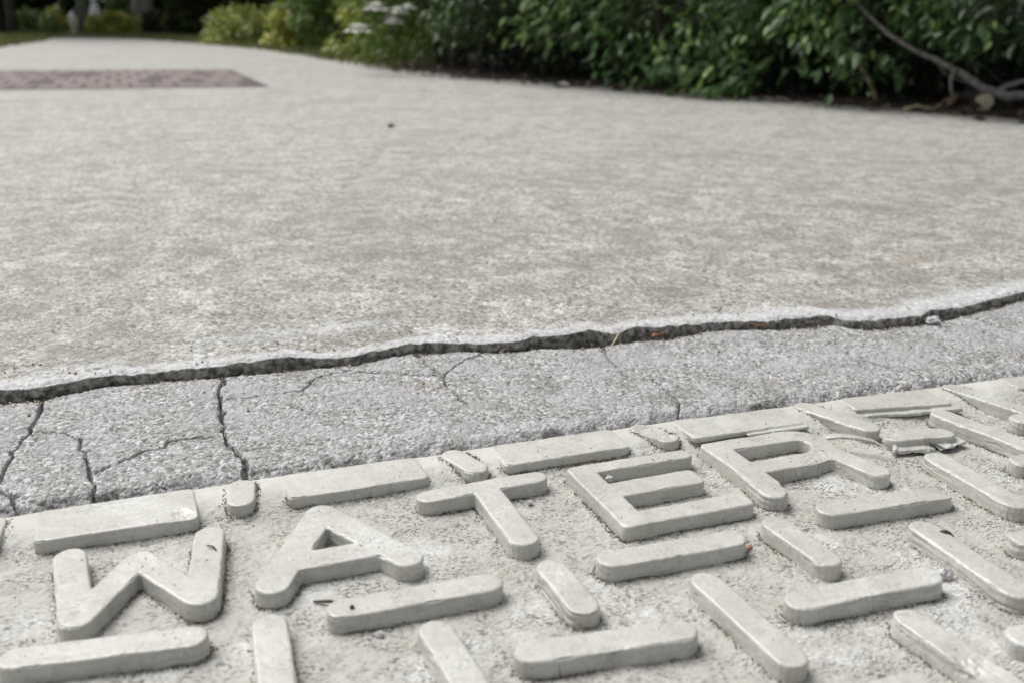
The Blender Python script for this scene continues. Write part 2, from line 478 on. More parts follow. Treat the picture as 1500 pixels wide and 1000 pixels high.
# bars of the woven pattern ---------------------------------------------------
def bars():
    out = []
    def H(u0, v0, u1, v1, **k): out.append(((u0 + .113, v0), (u1 - .113, v1), k))
    def Vb(u0, v0, u1, v1, **k): out.append(((u0, v0 - .113), (u1, v1 + .113), k))
    # short stubs along the far edge
    Vb(1.14, .41, 1.11, -.07); Vb(2.96, .40, 3.06, -.13)
    Vb(4.82, .36, 4.94, -.12, chips=((4.90, .10, 0, .14, .05),), label='raised bar stub with a scooped, dented top')
    Vb(6.64, .30, 6.88, -.56, layers=1.8); Vb(8.48, .22, 8.70, -.85)
    Vb(-.70, .41, -.72, -.10)
    # row below the letters
    H(-.47, -1.56, .73, -1.70); Vb(1.09, -1.62, 1.05, -2.52)
    H(1.45, -1.72, 2.66, -1.75); Vb(3.04, -1.62, 3.05, -2.33, layers=2.0)
    H(3.38, -1.76, 4.57, -1.81); Vb(4.91, -1.63, 4.94, -2.40)
    H(5.35, -1.68, 6.61, -1.75, chips=((6.60, -1.75, -.02, .09, .05),)); Vb(6.99, -1.10, 6.95, -2.20, layers=1.6)
    H(7.55, -1.52, 8.73, -1.55)
    # column beside the letter R
    Vb(7.81, -.32, 7.97, -1.45, layers=1.6)
    H(8.34, -.80, 9.5, -.82)
    # third row
    Vb(2.06, -2.05, 2.11, -3.15); H(2.43, -2.57, 3.62, -2.69, chips=((3.02, -2.80, -.05, .10, .06),), label='raised bar with a nick in its front edge')
    Vb(3.97, -2.14, 4.00, -3.25, layers=1.5); H(4.33, -2.67, 5.57, -2.72, layers=1.6)
    Vb(5.95, -2.06, 5.90, -3.17, layers=1.8); H(6.42, -2.57, 7.6, -2.6)
    H(.5, -2.66, 1.66, -2.69); Vb(7.9, -2.02, 7.88, -3.1)
    # fourth row
    Vb(4.98, -2.98, 5.05, -4.08, layers=2., chips=((4.95, -3.62, 0, .12, .05),), label='raised bar with long scrapes and a torn edge')
    H(3.41, -3.60, 4.62, -3.62); H(5.41, -3.49, 6.6, -3.52); Vb(3.02, -3.05, 3.05, -4.1)
    H(1.5, -3.62, 2.7, -3.64); Vb(.05, -2.1, .06, -3.15)
    # further bars towards the right end of the lid
    Vb(9.0, -1.12, 8.98, -2.2); H(9.5, -1.56, 10.68, -1.58); Vb(10.0, -.3, 10.05, -1.4); Vb(10.95, .10, 10.98, -.85)
    H(8.4, -2.62, 9.58, -2.64); Vb(9.98, -2.02, 9.96, -3.1); Vb(6.98, -3.0, 6.96, -4.05); H(7.42, -3.54, 8.6, -3.56); Vb(8.98, -3.0, 8.97, -4.05)
    H(9.42, -3.54, 10.6, -3.56); H(10.42, -.80, 11.6, -.82); H(10.45, -2.62, 11.6, -2.64); Vb(11.0, -1.12, 11.0, -2.2)
    return out
for i, (a, b, k) in enumerate(bars()):
    lab = k.pop('label', None)
    core = [a, b]
    raised('raised_bar', pill(a, b), lid, 200 + i * 7, label=lab, **k)

# bars merged with the far edge: squarer, running back to the edge of the lid
def edge_bar(u0, vf0, u1, vf1, seed, chips=(), label=None, flap=None, r=.06):
    bag = Bag()
    core = [(u0 + r, vf0 + r), (u1 - r, vf1 + r), (u1 - r, float(v_edge(u1)) - r + .004), (u0 + r, float(v_edge(u0)) - r + .004)]
    top = -.006
    if flap:
        prism(bag, core, r, top=top, bot=-.055, rb=.02, draft=-.002)
        c2 = [(x, y + .05 if j < 2 else y) for j, (x, y) in enumerate(core)]
        prism(bag, c2, r, top=-.04, bot=-HB - .05)
        for (fu0, fu1, dv, z0, z1) in flap:
            y0 = np.interp(fu0, [u0, u1], [vf0, vf1]); y1 = np.interp(fu1, [u0, u1], [vf0, vf1])
            prism(bag, [(fu0, y0 - dv), (fu1, y1 - dv), (fu1, y1 + .10), (fu0, y0 + .10)], .02, top=z1, bot=z0, rb=.008)
    else:
        prism(bag, core, r, top=top)
    OUTLINES.append(outline(core[:2], r, 9))
    return raised('raised_bar', bag, lid, seed, 1.6 if flap else .6, .8, chips, label)
edge_bar(-.38, -.115, .78, -.13, 301, chips=((.66, -.06, 0, .08, .04),), label='raised edge bar with a small pitted corner')
edge_bar(1.47, -.06, 2.64, -.07, 302)
edge_bar(3.32, -.075, 4.53, -.08, 303)
edge_bar(5.17, -.12, 6.38, -.15, 304, flap=[(5.75, 6.05, .022, -.052, -.030), (6.0, 6.37, .036, -.050, -.024)], label='raised edge bar splitting along its front')
edge_bar(7.08, -.06, 8.14, -.24, 305, flap=[(7.17, 7.46, .045, -.078, -.048), (7.40, 7.72, .062, -.082, -.05), (7.66, 7.95, .05, -.076, -.044), (7.90, 8.16, .072, -.070, -.036)], label='raised edge bar with a peeled layer overhanging its front')
edge_bar(9.15, -.15, 10.3, -.2, 306, flap=[(9.2, 10.2, .04, -.08, -.05)])

# the battered short bar right of the letter R
bag = Bag()
prism(bag, [(6.96, -.70), (7.47, -.78)], .115, top=-.005, bot=-.07, rb=.02, draft=-.002)
prism(bag, [(6.95, -.70), (7.47, -.77)], .085, top=-.05)
prism(bag, [(6.90, -.86), (7.22, -.94), (7.22, -.8), (6.93, -.72)], .03, top=-.065, bot=-.10, rb=.01)
prism(bag, [(7.32, -.96), (7.60, -.90), (7.60, -.75), (7.32, -.8)], .03, top=-.06, bot=-.088, rb=.01)
prism(bag, [(6.84, -.86), (6.90, -.80)], .02, top=-.05, bot=-.085, rb=.008)
OUTLINES.append(outline([(6.95, -.70), (7.47, -.77)], .11, 9))
raised('raised_bar', bag, lid, 333, 1.6, 1.2, chips=((7.3, -.92, -.06, .07, .05), (7.0, -.93, -.06, .05, .035), (7.16, -.95, -.09, .05, -.03), (7.5, -.93, -.07, .05, .03), (6.95, -.6, 0, .1, .03)), label='short raised bar with two torn, curling layers')

# curled flake peeling off the bowl of the R
def curl(pts, w, th=.012):
    pts = np.asarray(pts, float); k = len(pts); V = []
    for i, p in enumerate(pts):
        ww = w[i]
        V += [p + [-.2 * ww, -ww, 0], p + [.2 * ww, ww, ww * .5], p + [.2 * ww, ww, ww * .5 + th], p + [-.2 * ww, -ww, th]]
    F = [[i * 4 + j, i * 4 + (j + 1) % 4, (i + 1) * 4 + (j + 1) % 4, (i + 1) * 4 + j] for i in range(k - 1) for j in range(4)]
    F += [[0, 1, 2, 3], [(k - 1) * 4 + j for j in (3, 2, 1, 0)]]
    return np.array(V), F
V, F = curl([(6.26, -.47, -.05), (6.34, -.52, -.012), (6.44, -.60, .018), (6.55, -.69, .022), (6.66, -.77, .008), (6.71, -.83, -.02)], [.03, .034, .03, .026, .022, .01])
fl = mk('flake', V, F, M_poly, Rl); fl['label'] = 'dark-edged curled flake peeling off the letter R'

# ------------------------------------------------------------------ lip and collar polylines
LIP = np.array([[-3, 3.1], [-1.6, 3.08], [-.884, 3.054], [-.511, 3.004], [-.263, 3.083], [.125, 3.162], [.661, 3.107], [1.216, 3.096], [1.98, 3.165], [2.247, 2.99], [2.662, 2.95], [3.175, 3.105], [3.351, 3.158], [3.81, 3.045], [4.298, 2.83], [4.579, 2.833], [4.833, 2.967], [5.095, 2.876], [5.575, 2.941], [5.761, 2.72], [6.149, 2.861], [6.468, 2.752], [6.896, 2.756], [7.212, 2.74], [7.721, 2.596], [8.175, 2.583], [8.731, 2.441], [8.80, 2.26], [8.973, 2.12], [9.809, 2.05], [10.183, 2.241], [10.648, 2.184], [11.37, 2.363], [12.093, 2.51], [14, 2.55], [16, 2.4]])
BOT = np.array([[-3, 3.0], [-1.6, 2.95], [-.886, 2.933], [-.569, 2.937], [-.271, 2.992], [.115, 3.105], [.327, 3.073], [.653, 3.08], [1.198, 2.986], [1.948, 2.997], [2.358, 2.93], [2.846, 3.03], [3.334, 3.105], [3.854, 2.98], [4.332, 2.784], [4.784, 2.758], [5.459, 2.578], [6.043, 2.651], [6.476, 2.586], [7.08, 2.74], [7.649, 2.56], [7.838, 2.5], [8.263, 2.43], [8.75, 2.40], [8.90, 2.22], [9.484, 2.08], [10.026, 2.02], [10.624, 2.17], [11.245, 2.34], [12.232, 2.53], [14, 2.5], [16, 2.35]])
def lipv(u): return np.interp(u, LIP[:, 0], LIP[:, 1]) + .022 * fbm(P3(np.ravel(u) * 17, np.ravel(u) * 0), 4, 62, .65).reshape(np.shape(u)) + .018 * fbm(P3(np.ravel(u) * 5, np.ravel(u) * 0), 3, 61).reshape(np.shape(u))
def botv(u): return np.minimum(np.interp(u, BOT[:, 0], BOT[:, 1]) + .02 * fbm(P3(np.ravel(u) * 7, np.ravel(u) * 0), 3, 67).reshape(np.shape(u)), lipv(u) - .015)

# collar with its cracks ---------------------------------------------------------
CR = [
 (.022, .16, [(-.509, 3.06), (-.494, 2.683), (-.551, 2.289), (-.563, 2.056), (-.648, 1.72), (-.702, 1.258), (-.754, .917)]),
 (.022, .18, [(1.207, 3.1), (1.236, 2.817), (1.157, 2.55), (1.145, 2.047), (1.121, 1.575), (1.125, 1.292), (1.198, 1.015), (1.22, .797), (1.19, .40)]),
 (.008, .06, [(-.54, 2.08), (-.23, 1.938), (-.127, 1.803)]),
 (.015, .12, [(-.127, 1.803), (-.081, 1.411), (-.023, 1.056), (.011, .733), (.041, .40)]),
 (.009, .08, [(.02, 1.041), (.127, 1.102), (.332, 1.263), (.582, 1.39), (.633, 1.499), (1.0, 1.45)]),
 (.009, .07, [(1.19, 2.318), (1.949, 2.292), (2.18, 2.639), (2.554, 2.734), (3.138, 2.392), (3.48, 2.25)]),
 (.020, .14, [(-1.0, 1.45), (-.765, 1.117), (-.696, .935), (-.575, .69), (-.493, .36)]),
 (.020, .15, [(3.4, 3.2), (3.431, 2.687), (3.493, 2.245), (3.426, 2.004)]),
 (.014, .09, [(3.426, 2.004), (3.448, 1.744), (3.458, 1.42)]),
 (.009, .07, [(3.493, 2.245), (3.741, 2.579), (4.126, 2.819), (4.245, 2.987)]),
 (.015, .10, [(5.578, 1.402), (5.573, 1.1), (5.546, .801), (5.319, .40)]),
 (.015, .09, [(5.531, 2.594), (5.389, 1.955), (5.379, 1.607)]),
 (.015, .09, [(7.046, 1.803), (6.934, 1.319), (6.966, 1.097)]),
 (.015, .09, [(8.245, 1.845), (8.19, 1.405), (8.052, .928)]),
 (.015, .09, [(10.743, 2.312), (10.707, 1.736), (10.775, 1.286)]),
]
us = np.concatenate([np.linspace(-5, -1.35, 60), np.linspace(-1.32, 6.5, 980), np.linspace(6.51, 12.6, 500), np.linspace(12.7, 16, 40)])
ts = np.concatenate([np.linspace(0, .12, 26)[:-1], np.linspace(.12, .9, 150), np.linspace(.9, 1, 24)[1:]])
U, T = np.meshgrid(us, ts, indexing='ij')
lo = v_edge(us) + .045; hi = botv(us)
Vv = lo[:, None] + (hi - lo)[:, None] * T
u1, v1 = U.ravel(), Vv.ravel()
Pc = P3(u1, v1)
e_lo = v1 - np.repeat(lo, len(ts)); e_hi = np.repeat(hi, len(ts)) - v1
z = -.035 + .03 * sm(T.ravel(), 0, .8)
z -= .16 * (1 - sm(e_lo + .06 * fbm(Pc * 6, 2, 3), 0, .30)) ** 1.4
z -= .05 * (1 - sm(e_hi, 0, .07)) ** 2
z += .018 * fbm(Pc * 1.6, 3, 71) + .009 * fbm(Pc * 9, 3, 72) + .007 * fbm(Pc * 26, 2, 73)
wob = np.stack([.035 * fbm(Pc * 9, 3, 74), .035 * fbm(Pc * 9, 3, 75)], 1)
Q = Pc[:, :2] + wob
for wd, dp, pl in CR:
    pl = np.array(pl)
    msk = (np.abs(u1 - pl[:, 0].mean()) < np.ptp(pl[:, 0]) / 2 + .3)
    qq = Q[msk]; best = np.full(len(qq), 9.)
    for a, b in zip(pl[:-1], pl[1:]):
        ab = b - a; t_ = np.clip(((qq - a) @ ab) / (ab @ ab), 0, 1)
        best = np.minimum(best, np.linalg.norm(qq - a - t_[:, None] * ab, axis=1))
    wv = .8 * wd * (1 + .5 * vnoise(Pc[msk] * 5, 77))
    z[msk] -= dp * (1 - sm(best, wv * .35, wv * 1.25)) + .012 * (1 - sm(best, wv, wv * 4))
for hu, hv, ha, hb_, hd in ((.10, .52, .12, .16, .22), (4.05, .52, .13, .09, .20), (4.3, .46, .07, .06, .1), (6.3, .45, .2, .05, .06), (7.3, .36, .25, .05, .05)):   # lost corners
    g = ((u1 - hu) / ha) ** 2 + ((v1 - hv) / hb_) ** 2 + .5 * fbm(Pc * 8, 3, 79)
    z -= hd * (1 - sm(g, .45, 1.0))
Z = z.reshape(U.shape)
Vc = np.stack([U, Vv, Z], -1)
f0 = Vc[:, :1].copy(); f0[..., 2] = -.5
f1 = Vc[:, -1:].copy(); f1[..., 2] = -.5
Vc = np.concatenate([f0, Vc, f1], 1)
tag(mk('concrete_border', Vc.reshape(-1, 3), grid_faces(*Vc.shape[:2]), M_collar), 'rough grey cracked concrete strip between the lid and the pavement', None, kind='structure')

# pavement -----------------------------------------------------------------
ZS = .105
us = np.concatenate([np.linspace(-70, -1.6, 60), np.linspace(-1.55, 12.6, 760), np.linspace(12.8, 75, 60)])
zs_face = np.array([-.5, -.16, -.12, -.08, -.04, 0, .035, .072])
ss = np.concatenate([[0, .012, .03, .05, .075, .1], np.linspace(.13, 1.2, 60), np.linspace(1.25, 6, 120), np.geomspace(6.1, 260, 70)])
lv = lipv(us); bv = botv(us)
worn = []; rows = []; edge = []; face = []; smear = []
nu = len(us)
for zf in zs_face:
    k = sm(np.array(zf), -.12, .06)
    v = lv + .04 * (1 - k)
    pn = P3(us * 14, np.full(nu, zf * 14))
    v = v + .045 * fbm(pn, 3, 81) * (zf < .06) + .03 * (zf < -.4)
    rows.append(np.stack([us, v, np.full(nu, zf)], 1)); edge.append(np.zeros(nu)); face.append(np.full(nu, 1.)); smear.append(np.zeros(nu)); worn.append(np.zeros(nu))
for s in ss:
    rz = (.020 + .022 * fbm(P3(us * 9, us * 0 + 3), 3, 86)) * (1 - sm(np.array(s), 0, .09)) ** 1.6
    fade = 1 - sm(np.array(s), 8, 30)
    v = lv + s
    # straighten the far rows
    v = v * fade + (2.8 + s) * (1 - fade)
    P = P3(us, v)
    zz = ZS - rz + fade * (.014 * fbm(P * 1.3, 3, 83) + .006 * fbm(P * 8, 3, 84) + .005 * fbm(P * 24, 2, 85)) * (1 if s > .05 else .6)
    zz = zz + .02 * sm(us, 8.2, 9.2) * (1 - sm(np.array(s), .2, .8))
    rows.append(np.stack([us, v, zz], 1))
    w = .20 + .20 * sm(us, 5, 9) + .07 * fbm(P3(us * 1.7, us * 0), 2, 87)
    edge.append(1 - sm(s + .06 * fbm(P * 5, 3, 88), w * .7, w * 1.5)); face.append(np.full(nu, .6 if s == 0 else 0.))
    g = np.exp(-((us - 2.2) / 1.0) ** 2 - ((v - 3.98 - .05 * (us - 2)) / .22) ** 2) + .8 * np.exp(-((us + .2) / .8) ** 2 - ((v - 3.55) / .12) ** 2)
    smear.append(np.clip(g * 1.3, 0, 1)); worn.append((1 - sm(np.array(s), 3, 22)) * sm(np.array(s), .15, .7) * np.ones(nu))
Vs = np.stack(rows, 1)
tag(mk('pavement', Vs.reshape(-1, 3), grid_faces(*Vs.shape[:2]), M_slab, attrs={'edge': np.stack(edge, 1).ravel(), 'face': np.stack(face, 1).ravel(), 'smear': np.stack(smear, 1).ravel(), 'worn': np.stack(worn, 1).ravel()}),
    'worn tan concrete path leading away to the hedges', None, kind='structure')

# path outline and planted ground ------------------------------------------------
PATH = np.array([(40, -80), (36, 10), (33.2, 21.7), (30.1, 32.7), (24.9, 45), (21.8, 53.9), (19.7, 62.9), (18.8, 82.6), (17.7, 117.8), (12.4, 152.5), (3.3, 195), (-8.8, 205.5), (-11.3, 197), (-11.1, 167), (-13.3, 130), (-20, 70), (-36, 10), (-45, -80)], float)
def path_sd(u, v):
    p = np.stack([np.ravel(u), np.ravel(v)], 1)
    best = np.full(len(p), 1e9); ins = np.zeros(len(p), bool)
    for a, b in zip(PATH, np.roll(PATH, -1, 0)):
        ab = b - a; t_ = np.clip(((p - a) @ ab) / (ab @ ab), 0, 1)
        best = np.minimum(best, np.linalg.norm(p - a - t_[:, None] * ab, axis=1))
        c = (a[1] > p[:, 1]) != (b[1] > p[:, 1])
        with np.errstate(divide='ignore', invalid='ignore'):
            x = (b[0] - a[0]) * (p[:, 1] - a[1]) / (b[1] - a[1]) + a[0]
        ins ^= c & (p[:, 0] < x)
    return np.where(ins, -best, best)
def bed_z(u, v):
    d = path_sd(u, v)
    return ZS - .12 + .35 * sm(d, -1.2, 6) + .12 * fbm(P3(np.ravel(u) * .7, np.ravel(v) * .7), 3, 91) * sm(d, -1, 2), d
def bed(name, us, vs, mat, label, sel):
    U, V_ = np.meshgrid(us, vs, indexing='ij')
    z, d = bed_z(U, V_)
    Vb_ = np.stack([U.ravel(), V_.ravel(), z], 1)
    F = grid_faces(*U.shape)
    keep = (d[F].max(1) > -1.3) & sel(Vb_[F].mean(1))
    F = F[keep]; used = np.unique(F); mp = np.full(len(Vb_), -1); mp[used] = np.arange(len(used))
    return tag(mk(name, Vb_[used], mp[F], mat), label, None, kind='structure')
bed('soil', np.linspace(14, 110, 200), np.linspace(-30, 140, 340), M_soil, 'dark bare soil under the shrubs along the path', lambda c: (c[:, 1] < 72) | (c[:, 0] > 20.5 + .8 * np.sin(c[:, 1] * .5)))
bed('lawn', np.linspace(-75, 110, 200), np.linspace(72, 330, 240), M_lawn, 'thin dull turf beside and beyond the far end of the path', lambda c: (c[:, 1] > 138) | (c[:, 0] < 22.5))
bed('verge', np.linspace(-110, -8, 120), np.linspace(-30, 72, 120), M_lawn, 'thin turf along the left side of the path', lambda c: (c[:, 0] < 0))
tag(mk('ground', [(-4000, -4000, -1.2), (4000, -4000, -1.2), (4000, 4000, -1.2), (-4000, 4000, -1.2)], [[0, 1, 2, 3]], M_ground), 'bare earth all around', None, kind='structure')

# brick inlay ----------------------------------------------------------------
def brick_mat():
    m, t, b = material('mauve_brick')
    c = t.coord()
    v = t.attr('tone')
    col = t.mix(v, (.105, .078, .072), (.205, .162, .155))
    col = t.mix(t.rangev(t.noise(c, 60, 4, .65), .4, .7, 0, .6), col, (.25, .20, .185))
    t.set(b.inputs['Base Color'], col); t.set(b.inputs['Roughness'], .85)
    t.set(b.inputs['Normal'], t.bump(t.noise(c, 300, 4), .6, .001))
    return m
M_brick = brick_mat()
bag = Bag(); tone = []
r2 = np.random.default_rng(3)
w_, l_ = 1.18, 4.1
for j in range(5):
    for i in range(19):
        uc = 7.9 - (i + .5) * w_ - (.5 * w_ if j % 2 else 0) + r2.normal(0, .02); vc = 49.6 + (j + .5) * l_
        vc += .02 * (uc)
        hw, hl = w_ / 2 - .075, l_ / 2 - .075
        zt = ZS + .035 + r2.normal(0, .012)
        V = [(uc - hw, vc - hl, ZS - .3), (uc + hw, vc - hl, ZS - .3), (uc + hw, vc + hl, ZS - .3), (uc - hw, vc + hl, ZS - .3)]
        b_ = .06
        V += [(x, y, zt - b_ * .6) for x, y, _ in V[:4]]
        V += [(uc - hw + b_, vc - hl + b_, zt), (uc + hw - b_, vc - hl + b_, zt), (uc + hw - b_, vc + hl - b_, zt), (uc - hw + b_, vc + hl - b_, zt)]
        F = []
        for k in (0, 4):
            F += [[k + a, k + (a + 1) % 4, k + 4 + (a + 1) % 4, k + 4 + a] for a in range(4)]
        F.append([8, 9, 10, 11])
        bag.add(V, F)
        tn = np.clip(r2.normal(.8, .07), 0, 1)
        if uc < -3.2 and r2.random() < .25: tn = .3
        if j == 0: tn *= .75
        tone += [tn] * 12
V, F = bag.arrays()
tag(mk('brick_paving', V, F, M_brick, smooth=False, attrs={'tone': tone}), 'mauve brick inlay set in the concrete path', None, kind='structure')
mj = simple('sandy_joint', (.075, .06, .055), (.13, .105, .098), 80, .95)
tag(mk('paving_joints', [(-16.6, 49.2, ZS + .022), (8.0, 49.5, ZS + .022), (8.0, 70.6, ZS + .022), (-16.6, 70.2, ZS + .022)], [[0, 1, 2, 3]], mj), 'dark sand joints between the bricks', None, kind='structure')

# ------------------------------------------------------------------ leaves
LEAF_V = np.array([(0, 0, 0), (.35, -.22, .05), (.36, 0, -.02), (.35, .22, .05), (.75, -.15, .0), (.76, 0, -.05), (.75, .15, .0), (1.05, 0, -.14)], float)
LEAF_F = np.array([(0, 1, 2, 2), (0, 2, 3, 3), (1, 4, 5, 2), (2, 5, 6, 3), (4, 7, 5, 5), (5, 7, 6, 6)])
BLADE_V = np.array([(0, -.05, 0), (0, .05, 0), (.5, -.04, .03), (.5, .04, .03), (1, 0, .16)], float)
BLADE_F = np.array([(0, 2, 3, 1), (2, 4, 3, 3)])

def frames(d, up_jit, g):
    d = d / (np.linalg.norm(d, axis=1)[:, None] + 1e-9)
    ref = np.array([0, 0, 1.]) + up_jit * g.normal(size=d.shape)
    y = np.cross(ref, d); y /= np.linalg.norm(y, axis=1)[:, None] + 1e-9
    z = np.cross(d, y)
    return np.stack([d, y, z], -1)                  # columns

def scatter(tv, tf, pos, R, size, tone):
    n, k = len(pos), len(tv)
    V = np.einsum('nij,kj->nki', R, tv) * np.asarray(size)[:, None, None] + pos[:, None]
    F = (tf[None] + (np.arange(n) * k)[:, None, None]).reshape(-1, 4)
    F = [f[:3] if f[2] == f[3] else f for f in F.tolist()]
    return V.reshape(-1, 3), F, np.repeat(tone, k)

def crown_points(g, c, rx, ry, z0, z1, nl, ncl, inner=.28, sag=.0):
    """clumps of leaves through the outer part of a dome, sparser inside"""
    th = g.uniform(0, 2 * np.pi, ncl); zt = g.uniform(0, 1, ncl)
    rad = np.clip(np.sqrt(np.maximum(1 - np.where(zt < .3, 0, np.abs(zt - .3)) ** 2.4 * 2.2, .05)), .1, 1) * g.uniform(.58, 1.12, ncl)
    C = np.stack([c[0] + rx * rad * np.cos(th), c[1] + ry * rad * np.sin(th), z0 + (z1 - z0) * zt], 1)
    k = g.integers(0, ncl, nl)
    sg = .125 * (rx + ry) / 2
    pos = C[k] + g.normal(size=(nl, 3)) * np.array([sg, sg, sg * .75])
    out = pos - np.array([c[0], c[1], (z0 + z1) / 2]); out[:, 2] *= .3
    ins = g.random(nl) < inner
    pos[ins, :2] = c[:2] + (pos[ins, :2] - c[:2]) * g.uniform(.2, .9, (ins.sum(), 1))
    out /= np.linalg.norm(out, axis=1)[:, None] + 1e-9
    ctone = (g.random(ncl) ** 1.6 * .8)[k]
    return pos, out, ctone

CAMP = np.array([.594, -7.185, 3.616])
def near_line(pos, c):
    best = np.full(len(pos), 1e9)
    for a, b in zip(c[:-1], c[1:]):
        ab = b - a; t_ = np.clip(((pos - a) @ ab) / (ab @ ab), 0, 1)
        best = np.minimum(best, np.linalg.norm(pos - a - t_[:, None] * ab, axis=1))
    return best
# bare pockets under and between the shrubs, and the clear air round the fallen branch
HOLLOWS = [([(22.5, 44, .2), (27, 49.5, .8), (30, 53, 1.2)], 2.1), ([(20, 51, .2), (26, 55, 1.)], 1.6), ([(29.5, 34, .2), (33, 36, .9), (35, 38, 1)], 1.2),
           ([(31.5, 24, .4), (34.5, 28.5, .9), (37, 31, 1)], 1.6), ([(33.5, 22, 1.2), (37, 28, 2.2), (39, 30, 3)], 1.7),
           ([(26, 39, .2), (29.5, 42, .5)], 1.0)]
BR = np.array([(33.76, 32.08, 4.25), (33.83, 30.6, 3.35), (34.55, 29.5, 2.62), (34.99, 28.63, 2.26), (35.68, 27.61, 1.7), (36.06, 26.68, 1.1), (36.59, 25.81, .8), (37.03, 25.33, .89), (38.4, 23.8, .75)])
HOLLOWS += [(BR[1:] + np.array([-.70, -.70, .05]) * k_, .8) for k_ in (0, 1.2, 2.4, 3.6, 4.8, 6.0)]
def shrub(name, label, cat, c, rx, ry, h, nl, leaf, mat, seed, gap=.6, ncl=70, droop=.45, group=None, stems=7, flowers=(), bark=None, trim=False, hollow=0):
    g = np.random.default_rng(seed)
    base = float(bed_z(np.array([c[0]]), np.array([c[1]]))[0][0])
    root = empty(name, (c[0], c[1], base), label, cat, group)
    pos, out, ct = crown_points(g, c, rx, ry, base + gap, base + h, nl, ncl)
    if trim:                                        # clipped: pull stray leaves back to the shape
        q = pos - np.array([c[0], c[1], base + h * .5]); q /= np.array([rx, ry, h * .5])
        if trim == 'box': nrm_ = np.abs(q).max(1)
        else: nrm_ = np.linalg.norm(q, axis=1)
        f_ = np.where(nrm_ > 1, 1 / nrm_, 1)[:, None]
        pos = np.array([c[0], c[1], base + h * .5]) + q * f_ * np.array([rx, ry, h * .5])
    pos[:, 2] = np.maximum(pos[:, 2], base + .1 + .3 * g.random(nl))
    hol = fbm(pos * np.array([.22, .22, .30]) + seed * 2.3, 3, seed + 3) + .42 * sm(-pos[:, 2], -3.4, -.6) * hollow - .40
    if hollow: pos, out, ct = pos[hol < .02], out[hol < .02], ct[hol < .02]
    if hollow:
        kk = np.ones(len(pos), bool)
        for hc, hr in HOLLOWS:
            kk &= near_line(pos, np.array(hc)) > hr * (.75 + .5 * g.random(len(pos)))
        pos, out, ct = pos[kk], out[kk], ct[kk]
    keep = path_sd(pos[:, 0], pos[:, 1]) > -1.2 - .6 * g.random(len(pos))
    pos, out, ct = pos[keep], out[keep], ct[keep]
    if hollow:                                       # low leaves added at the back, darkest tone paints shade under the crown
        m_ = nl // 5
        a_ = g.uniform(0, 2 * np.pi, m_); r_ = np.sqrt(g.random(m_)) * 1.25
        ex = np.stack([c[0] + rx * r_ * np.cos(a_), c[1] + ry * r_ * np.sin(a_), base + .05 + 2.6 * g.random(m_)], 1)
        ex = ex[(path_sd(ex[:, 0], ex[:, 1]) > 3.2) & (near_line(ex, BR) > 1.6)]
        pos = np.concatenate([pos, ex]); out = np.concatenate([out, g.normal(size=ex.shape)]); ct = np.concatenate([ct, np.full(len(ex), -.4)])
    n = len(pos)
    d = out + g.normal(size=(n, 3)) * .55; d[:, 2] -= droop
    V, F, tn = scatter(LEAF_V, LEAF_F, pos, frames(d, .5, g), leaf * g.uniform(.6, 1.25, n), np.clip(ct + g.uniform(0, .4, n), 0, 1))
    mk('foliage', V, F, mat, root, attrs={'tone': tn})
    if stems:
        bag = Bag()
        for _ in range(stems):
            a = g.uniform(0, 2 * np.pi); r0 = g.uniform(0, .25); r1 = g.uniform(.4, .85)
            k = 6; t_ = np.linspace(0, 1, k)
            rr = r0 + (r1 - r0) * t_ ** .8
            pts = np.stack([c[0] + rx * rr * np.cos(a + .3 * t_), c[1] + ry * rr * np.sin(a + .3 * t_), base - .2 + (h * .8) * t_], 1)
            pts[1:] += g.normal(size=(k - 1, 3)) * .12
            bag.tube(pts, np.linspace(.022, .008, k) * (rx + ry) / 2, 6)
        mk('stem', *bag.arrays(), bark or M_dbark, root)
    for (fp, fr) in flowers:
        bag = Bag()
        for ring, (npet, tilt, ln) in enumerate(((6, .15, 1.), (6, .7, .85), (5, 1.2, .6))):
            for q in range(npet):
                a = 2 * np.pi * (q + .5 * ring) / npet + g.normal(0, .1)
                dirn = np.array([math.cos(a) * math.cos(tilt), math.sin(a) * math.cos(tilt), math.sin(tilt)])
                Rm = frames(dirn[None], .05, g)[0]
                bag.add((LEAF_V * np.array([1, 2.0, 1.6])) @ Rm.T * fr * ln + np.array(fp), [f[:3] if f[2] == f[3] else f for f in LEAF_F.tolist()])
        mk('flower', *bag.arrays(), M_petal, root)
    return root

DK = 'dark shrubs along the right side of the path'
shrub('leafy_shrub', 'dark green shrub at the right edge, behind the fallen branch', 'shrub', (42.4, 24.0), 9.9, 9, 22, 11000, .70, M_leaf_deep, 11, gap=1.0, group=DK, hollow=1.2)
shrub('leafy_shrub', 'dark green shrub just left of the fallen branch, drooping close to the path', 'shrub', (36.7, 34.1), 9.0, 8.6, 21, 14000, .68, M_leaf_dark, 12, gap=.7, group=DK, ncl=90, hollow=1)
shrub('leafy_shrub', 'dense green shrub in the middle of the near hedge, leaves down to the concrete', 'shrub', (31.4, 45.6), 9.6, 9, 20, 15000, .66, M_leaf_dark, 13, gap=.5, group=DK, ncl=95, hollow=.8)
shrub('leafy_shrub', 'dark shrub with a black hollow under its leaves, left part of the near hedge', 'shrub', (28.9, 59.6), 9.5, 8, 20, 14000, .68, M_leaf_deep, 14, gap=2.0, group=DK, ncl=90, hollow=1)
